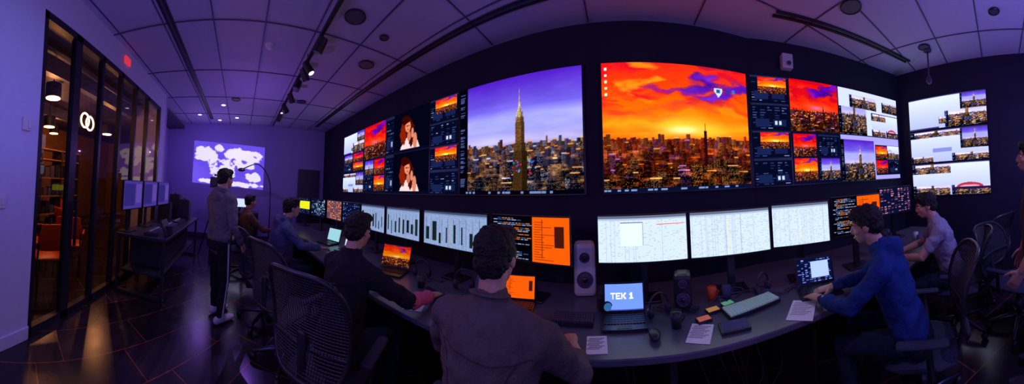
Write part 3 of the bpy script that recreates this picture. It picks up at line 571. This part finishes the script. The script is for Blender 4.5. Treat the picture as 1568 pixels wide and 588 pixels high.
# ------------------------------------------------------------ chairs
def chair(loc,rz,top=1.10,arms=True,w=.24,gap=-.25,mesh=True):
    e=empty('office_chair',(loc[0],loc[1],0),rz); T=TM((loc[0],loc[1],0),rz); b=MB(T)
    for k in range(5):
        a=2*math.pi*k/5+.3; c,s_=math.cos(a),math.sin(a); b.tube([(0,0,.12),(.16*c,.16*s_,.105),(.31*c,.31*s_,.075)],[.03,.024,.016],10)
        b.cyl((.31*c-.02*s_,.31*s_+.02*c,.03),(.31*c+.02*s_,.31*s_-.02*c,.03),.03,n=14,mi=1); b.cyl((.31*c,.31*s_,.03),(.31*c,.31*s_,.08),.01,n=8,mi=1)
    b.cyl((0,0,.1),(0,0,.28),.03,n=14); b.cyl((0,0,.28),(0,0,.42),.018,n=12); b.box((0,-.02,.415),(.22,.26,.03),1)
    b.tube([(0,-.1,.40),(0,-.24,.42),(0,gap-.035,.55),(0,gap-.05,.8)],[(.03,.015)]*4,10,1,side=(1,0,0)); make('base',b,['metal','black'],e,smooth=True)
    b=MB(T); b.tube([(0,-.2,.455),(0,-.1,.46),(0,.12,.46),(0,.21,.45)],[(.2,.03),(.24,.036),(.235,.036),(.2,.03)],28,0,side=(1,0,0)); make('seat',b,['pad'],e,smooth=True)
    def bp(u,v):
        z=.56+(top-.56)*v; wd=w*(.82+.25*math.sin(v*math.pi*.75+.3)); return (u*wd, gap-.02-.09*v*v+.05*math.sin(v*math.pi)-.04*(1-u*u), z)
    ring=[]
    for k in range(40):
        a=2*math.pi*k/40; cu,cv=math.cos(a),math.sin(a); q=.45
        ring.append(bp(math.copysign(abs(cu)**q,cu),.5+.5*math.copysign(abs(cv)**q,cv)))
    b=MB(T); b.tube(ring,.014,8,0,closed=True); b.tube([(ring[0][0]*-.9,gap+.01,.72),(0,gap-.03,.72),(ring[0][0]*.9,gap+.01,.72)],.012,8,0); make('back_frame',b,['black'],e,smooth=True)
    if mesh:
        b=MB(T); n1,n2=28,34; vs=[bp(-.97+1.94*i/n1,.02+.96*j/n2) for j in range(n2+1) for i in range(n1+1)]
        b.add(vs,[(j*(n1+1)+i,j*(n1+1)+i+1,(j+1)*(n1+1)+i+1,(j+1)*(n1+1)+i) for j in range(n2) for i in range(n1)])
        make('back_mesh',b,['mesh'],e,mods=[('WIREFRAME',dict(thickness=.006,use_replace=True))])
    if arms:
        b=MB(T)
        for q in(-1,1): b.tube([(q*.2,-.05,.43),(q*.29,-.05,.46),(q*.30,-.04,.64)],[(.02,.012)]*3,8,0,side=(0,1,0)); b.tube([(q*.30,-.14,.66),(q*.30,.12,.66)],[(.035,.014)]*2,12,1,side=(1,0,0))
        make('armrests',b,['black','pad'],e,smooth=True)
# ------------------------------------------------------------ people
tex=D.textures.new('cloth_folds','CLOUDS'); tex.noise_scale=.07; tex2=D.textures.new('hair_clumps','CLOUDS'); tex2.noise_scale=.02
def hand(b,W,d,n,side,curl=.35):
    W=Vector(W); d=Vector(d).normalized(); n=Vector(n); n=(n-d*n.dot(d)).normalized(); th=d.cross(n)*side
    b.tube([W-d*.02,W+d*.02,W+d*.06,W+d*.09],[(.026,.019),(.034,.018),(.041,.016),(.038,.013)],14,0,side=th)
    for off,ln in((.030,.070),(.010,.079),(-.010,.073),(-.029,.058)):
        p=W+d*.088+th*off; pts=[p-d*.02,p]; a=.0
        dd=(d+th*off*2.5).normalized()
        for k,fr2 in enumerate((.45,.31,.24)):
            a+=curl*(.7+.3*k); p=p+(dd*math.cos(a)+n*math.sin(a))*ln*fr2*1.05; pts.append(p)
        b.tube(pts,[.0095,.0095,.009,.008,.007],8)
    p=W+d*.02+th*.025; q=(d*.62+th*.72+n*.25).normalized(); q2=(d*.85+th*.4+n*.35).normalized(); b.tube([p,p+q*.035,p+q*.035+q2*.032,p+q*.035+q2*.056],[.014,.0125,.0105,.009],10)
def human(name,loc,rz,cl,pants,arms,seated=True,lean=.12,yaw=0,pitch=0,S=1.0,sleeve='long',hood=False,shoe='black',legs=None,sleeve2=None,wide=1.0,curl=.35,cut=.88,extra=None):
    e=empty(name,(loc[0],loc[1],0),rz); T4=TM((loc[0],loc[1],0),rz,S); up=0 if seated else .385
    def T(x,y,z):
        dz=z-.56; c,s_=math.cos(lean),math.sin(lean); return Vector((x,y*c+dz*s_,.56+dz*c-y*s_+up))
    RM=[('REMESH',dict(mode='VOXEL',voxel_size=.012,use_smooth_shade=True)),('SMOOTH',dict(factor=.5,iterations=6)),('DISPLACE',dict(texture=tex,strength=.034,mid_level=.5,texture_coords='GLOBAL'))]
    b=MB(T4); W=wide
    tor=[((0,0,.50),(.150*W,.115)),((0,-.005,.60),(.168*W,.125)),((0,.005,.74),(.155*W,.118)),((0,.0,.90),(.172*W,.125)),((0,-.012,1.0),(.182*W,.12)),((0,-.012,1.07),(.165*W,.10)),((0,-.005,1.12),(.115,.08)),((0,0,1.155),(.068,.064))]
    b.tube([T(*p) for p,_ in tor],[r for _,r in tor],24,0,side=(1,0,0))
    sk=MB(T4); sh2=MB(T4)
    for q,(el,wr,pn,hd) in zip((1,-1),arms):
        s0=T(q*.175*W,-.01,1.055); el=Vector(el); wr=Vector(wr); fa=(wr-el); ua=(el-s0)
        tgt=b if not(sleeve2 and q==1) else sh2
        b.tube([T(q*.07,-.005,1.10),s0],[.058,.066],14)
        if sleeve=='long':
            b.tube([s0,s0+ua*.5,el],[.066,.058,.050],14); tgt.tube([el,el+fa*.4*cut/.88,el+fa*cut],[.050,.047,.037 if cut>.8 else .047],14); sk.tube([el+fa*.3,el+fa*.6,wr],[.038,.034,.026],10)
        else:
            b.tube([s0,s0+ua*.35,s0+ua*.62],[.068,.062,.058],14); sk.tube([s0+ua*.4,el,el+fa*.35,wr],[.045,.040,.039,.026],12)
        hb=MB(T4); hand(hb,wr,hd or fa,pn,q,curl); make('hand_'+('right' if q==1 else 'left'),hb,['skin'],e,mods=[('REMESH',dict(mode='VOXEL',voxel_size=.0042,use_smooth_shade=True)),('SMOOTH',dict(factor=.5,iterations=3))])
    c0=T(0,-.005,1.15)
    if hood:
        b.tube([c0+Vector((.085*math.cos(a),.075*math.sin(a)-.015,.012-.02*math.sin(a))) for a in np.linspace(0,2*math.pi,17)[:-1]],.026,10,0,closed=True); b.ell(T(0,-.095,1.09),(.10,.05,.085))
    else: b.tube([c0+Vector((.066*math.cos(a),.062*math.sin(a),.008-.012*math.sin(a))) for a in np.linspace(0,2*math.pi,17)[:-1]],.013,8,0,closed=True)
    up_=make('upper_clothing',b,[cl],e,mods=RM)
    if extra=='seams':
        bb=MB(T4); bb.tube([c0+Vector((.064*math.cos(a),.060*math.sin(a)-.004,.022-.016*math.sin(a))) for a in np.linspace(0,2*math.pi,25)[:-1]],[(.007,.020)]*24,10,0,side=(0,0,1),closed=True); make('shirt_collar',bb,[cl],e,smooth=True)
    if sh2.v: make('forearm_sleeve',sh2,[sleeve2],e,mods=RM)
    if extra=='seams':
        def ribbon(pts,wd=.004):
            P=[Vector(p) for p in spl(pts,8)]; bb=MB(T4); vs=[];fs=[]
            for i,p in enumerate(P):
                t=(P[min(i+1,len(P)-1)]-P[max(i-1,0)]).normalized(); s_=t.cross(Vector((0,1,0))).normalized()*wd/2; vs+=[p-s_,p+s_]
                if i: fs.append((2*i-2,2*i-1,2*i+1,2*i))
            bb.add(vs,fs); ob=make('shirt_seam',bb,['seam'],e); md=ob.modifiers.new('wrap','SHRINKWRAP'); md.target=up_; md.wrap_method='PROJECT'; md.use_project_x=False; md.use_project_y=True; md.use_project_z=False; md.use_positive_direction=True; md.use_negative_direction=False; md.offset=.002
            sd=ob.modifiers.new('sol','SOLIDIFY'); sd.thickness=.002; sd.offset=1
        Y=-.16
        for q in(-1,1):
            ribbon([T(q*.17*W,Y,1.0),T(q*.08*W,Y,.985),T(0,Y,.982)]); ribbon([T(q*.13*W,Y,.99),T(q*.10*W,Y,.93),T(q*.085*W,Y,.80),T(q*.085*W,Y,.62)])
    b=MB(T4); sb=MB(T4)
    if legs is None: legs=[[(.09,.02,.565),(.13,.44,.545),(.12,.42,.10)],[(-.09,.02,.565),(-.14,.43,.545),(-.13,.36,.10)]] if seated else [[(.085,0,.93),(.10,.03,.50),(.11,-.02,.10)],[(-.085,0,.93),(-.11,.05,.51),(-.12,.08,.10)]]
    b.tube([(0,-.02,.53+up),(0,0,.62+up)],[(.165*W,.115),(.15*W,.11)],20,0,side=(1,0,0))
    for hp,kn,an in legs:
        hp,kn,an=Vector(hp),Vector(kn),Vector(an); b.tube([hp,hp.lerp(kn,.5),kn,kn.lerp(an,.35),an],[.088,.078,.062,.060,.046],16)
        x=an.x; sb.tube([(x,an.y-.05,.052),(x,an.y+.03,.055),(x,an.y+.12,.042),(x,an.y+.19,.036)],[(.036,.045),(.042,.050),(.046,.036),(.036,.028)],16,0,side=(1,0,0)); sb.tube([(x,an.y,.06),(x,an.y,.12)],[.044,.042],12)
    make('trousers',b,[pants],e,mods=RM); make('shoes',sb,[shoe],e,mods=[('REMESH',dict(mode='VOXEL',voxel_size=.009,use_smooth_shade=True))])
    if extra=='stripe':
        hp,kn,an=[Vector(p) for p in legs[0]]
        bb=MB(T4); bb.tube([hp+Vector((.098,0,0)),hp.lerp(kn,.5)+Vector((.083,0,0)),kn+Vector((.066,0,0)),an+Vector((.052,0,0))],[(.006,.012)]*4,8,0,side=(1,0,0)); make('trouser_stripe',bb,['white'],e)
    if extra=='patch':
        el=Vector(arms[1][0]); s0=T(-.175*W,-.01,1.055); p0=s0.lerp(el,.25); p1=s0.lerp(el,.55); bb=MB(T4); bb.tube([p0+Vector((-.062,0,0)),p1+Vector((-.056,0,0))],[(.006,.030),(.006,.022)],12,0,side=(1,0,0)); bb.tube([p0.lerp(p1,.25)+Vector((-.068,0,0)),p0.lerp(p1,.75)+Vector((-.064,0,0))],[(.004,.014)]*2,10,1,side=(1,0,0)); make('shoulder_patch',bb,['pink','slate'],e)
    hc=T(0,.025,1.305); HR=Matrix.Rotation(yaw,3,'Z')@Matrix.Rotation(pitch,3,'X'); Hm=T4@Matrix.Translation(hc)@HR.to_4x4()
    sk.tube([T(0,-.005,1.10),T(0,.0,1.17),hc+Vector((0,-.02,-.06))],[.058,.055,.056],16)
    sk.M=Hm
    sk.ell((0,-.01,.028),(.074,.094,.088)); sk.ell((0,.030,-.03),(.060,.062,.082)); sk.ell((0,.048,-.080),(.040,.040,.032)); sk.ell((0,.072,.018),(.052,.022,.014)); sk.tube([(0,.088,.012),(0,.104,-.022),(0,.100,-.034)],[.010,.014,.013],8)
    for q in(-1,1): sk.ell((q*.076,-.002,-.008),(.010,.020,.032)); sk.ell((q*.038,.062,-.03),(.022,.022,.018)); sk.ell((q*.012,.094,-.034),(.009,.010,.008))
    sk.ell((0,.087,-.062),(.026,.012,.007)); sk.ell((0,.085,-.074),(.022,.012,.008))
    make('head_and_skin',sk,['skin'],e,mods=[('REMESH',dict(mode='VOXEL',voxel_size=.0065,use_smooth_shade=True)),('SMOOTH',dict(factor=.4,iterations=2))])
    b=MB(Hm)
    for q in(-1,1): b.ell((q*.030,.078,.002),(.013,.012,.009),0); b.ell((q*.030,.0885,.002),(.006,.004,.006),1); b.tube([(q*.016,.093,.022),(q*.032,.092,.026),(q*.046,.082,.021)],.0042,6,2)
    b.tube([(-.024,.094,-.067),(0,.100,-.066),(.024,.094,-.067)],[.003,.006,.003],8,3)
    make('face_features',b,['eyew','iris','hair','lip'],e,smooth=True)
    b=MB(Hm); b.ell((0,-.018,.042),(.082,.100,.090)); b.ell((0,-.045,-.012),(.073,.066,.068)); b.ell((.01,.030,.092),(.062,.062,.036)); b.ell((-.02,.05,.078),(.045,.045,.032))
    for q in(-1,1): b.ell((q*.070,-.005,.022),(.014,.032,.036))
    make('hair',b,['hair'],e,mods=[('REMESH',dict(mode='VOXEL',voxel_size=.0065,use_smooth_shade=True)),('DISPLACE',dict(texture=tex2,strength=.022,mid_level=.45,texture_coords='GLOBAL'))])
    return e
DN=(0,0,-1)
P=(-.49,.76); chair(P,0,top=.84,mesh=False); human('seated_man',P,.04,'shirt','jean',[((.32,.21,.84),(.24,.47,.795),DN,None),((-.33,.17,.83),(-.20,.44,.795),DN,None)],lean=.12,pitch=-.12,wide=1.14,cut=.35,extra='seams')
P=(-1.45,.64); chair((-1.43,.60),.62,top=1.14,w=.25); human('seated_man',P,.30,'blackc','jean',[((.36,.30,.86),(.36,.60,.80),DN,None),((-.27,.28,.86),(-.15,.52,.80),DN,None)],lean=.2,pitch=-.2,yaw=.1,sleeve2='pink')
P=(-3.0,.42); chair((-2.88,.36),.35,top=1.1); human('seated_man',P,.1,'slate','jean',[((.25,.28,.86),(.14,.58,.80),DN,None),((-.25,.26,.86),(-.12,.55,.80),DN,None)],lean=.28,pitch=-.1,S=1.04,hood=True)
P=(-4.35,.10); chair(P,.1); human('seated_person',P,.3,'brownc','jean',[((.26,.24,.84),(.2,.50,.78),DN,None),((-.26,.24,.84),(-.2,.5,.78),DN,None)],lean=.1)
chair((-2.2,.50),.5,top=1.12)
human('standing_man',(-2.85,-.22),.75,'greyh','blackc',[((.27,-.02,1.15),(.26,.14,.92),(-1,0,0),None),((-.24,.05,1.15),(-.14,.20,1.0),(1,0,0),None)],seated=False,lean=.03,S=.97,hood=True,shoe='white',yaw=-.1,pitch=-.08,wide=1.12,extra='stripe')
P=(1.42,.60); chair((1.46,.56),.35,top=1.08); human('seated_man',P,.35,'blueh','jean',[((.22,.33,.84),(.08,.56,.80),DN,None),((-.25,.32,.84),(-.10,.58,.80),DN,None)],lean=.32,pitch=-.2,yaw=.1,hood=True,wide=1.12)
P=(2.34,.50); chair(P,.2,top=1.0); human('seated_man',P,.35,'greyt','jean',[((.25,.30,.84),(.1,.52,.80),DN,None),((-.26,.32,.84),(-.10,.50,.80),DN,None)],lean=.3,pitch=-.2,yaw=.15,sleeve='short')
human('standing_guard',(1.80,-.26),.0,'navyu','blackc',[((.27,.02,1.14),(.26,.10,.90),(-1,0,0),None),((-.28,.02,1.14),(-.27,.16,.92),(1,0,0),None)],seated=False,lean=.0,S=.98,sleeve='short',wide=1.14,extra='patch')
chair((2.38,-.12),2.6,top=1.0); chair((3.1,.25),-.6,top=1.05)
# ------------------------------------------------------------ lights
def pt(nm,loc,e,c,r=.0):
    l=D.lights.new(nm,'POINT'); l.energy=e; l.color=c; l.shadow_soft_size=r; o=D.objects.new(nm,l); o.location=loc; SC.collection.objects.link(o)
def sp(nm,loc,tgt,e,c,ang=1.2):
    l=D.lights.new(nm,'SPOT'); l.energy=e; l.color=c; l.spot_size=ang; l.spot_blend=.8; l.shadow_soft_size=.02; o=D.objects.new(nm,l); o.location=loc; o.rotation_euler=(Vector(tgt)-Vector(loc)).to_track_quat('-Z','Y').to_euler(); SC.collection.objects.link(o)
V=(.24,.16,1.0); V2=(.33,.13,1.0)
pt('added_room_fill',(-4.6,.2,2.2),22,V2); pt('added_room_fill',(-1.3,-.6,2.0),17,V); pt('added_room_fill',(2.5,-.5,2.0),42,(.28,.22,1)); pt('added_room_fill',(-6.4,-.9,2.4),14,V2); pt('added_room_fill',(.6,-1.0,1.9),13,V)  # unseen zero-size fill points, added to tint and brighten ceiling and walls
sp('added_track_fill',(-3.15,.83,3.1),(-2.7,-.3,.8),60,(.65,.42,.9)); sp('added_track_fill',(-4.3,.83,3.1),(-4.2,-1.2,.5),60,(.5,.33,1)); sp('added_wall_fill',(-.6,-.2,3.3),(-1.2,-1.7,1.6),20,(.22,.33,1),1.6)  # spots added to lift man and table; wall fill added without a fixture
sp('added_track_fill',(-2.6,.83,3.1),(-1.5,.3,.6),25,(.55,.4,1)); sp('added_spot_fill',(1.0,-.8,3.4),(1.7,.1,.8),70,(.55,.40,.9),1.3); sp('added_spot_fill',(-.4,-.8,3.4),(-.5,.8,1.0),20,(.75,.55,.8),.9)  # more added spots to brighten chairs and people, no ceiling fixtures behind them
w=D.worlds.new('World'); SC.world=w; w.use_nodes=True; w.node_tree.nodes['Background'].inputs[0].default_value=(.02,.01,.05,1); w.node_tree.nodes['Background'].inputs[1].default_value=.3
# ------------------------------------------------------------ camera
cam=D.cameras.new('camera'); co=D.objects.new('camera',cam); SC.collection.objects.link(co); SC.camera=co
co.location=(0,0,1.55); cam.type='PANO'; cam.clip_start=.01
def setp(k,v):
    for tg in(cam,getattr(cam,'cycles',None)):
        if tg is None: continue
        try:
            if hasattr(tg,k): setattr(tg,k,v); return True
        except Exception as ex: print('ERR',k,ex)
    return False
F=370.; hw=784/F; ok=setp('panorama_type','CENTRAL_CYLINDRICAL')
if ok:
    setp('central_cylindrical_range_u_min',-hw); setp('central_cylindrical_range_u_max',hw); setp('central_cylindrical_range_v_min',-313/F); setp('central_cylindrical_range_v_max',275/F); setp('central_cylindrical_radius',1.0)
else:
    setp('panorama_type','EQUIRECTANGULAR'); setp('longitude_min',-hw); setp('longitude_max',hw); setp('latitude_min',-math.atan(313/F)); setp('latitude_max',math.atan(275/F))
cam.lens=9
thc=(784-950)/F; thp=(750-950)/F
R0=Matrix.Rotation(-thc,3,'Z')@Matrix.Rotation(math.pi/2,3,'X')
R1=Matrix.Rotation(22.6/F,3,Vector((math.cos(thp),-math.sin(thp),0)))
co.rotation_euler=(R1@R0).to_euler()
SC.view_settings.view_transform='Standard'
print('DONE',len(D.objects))
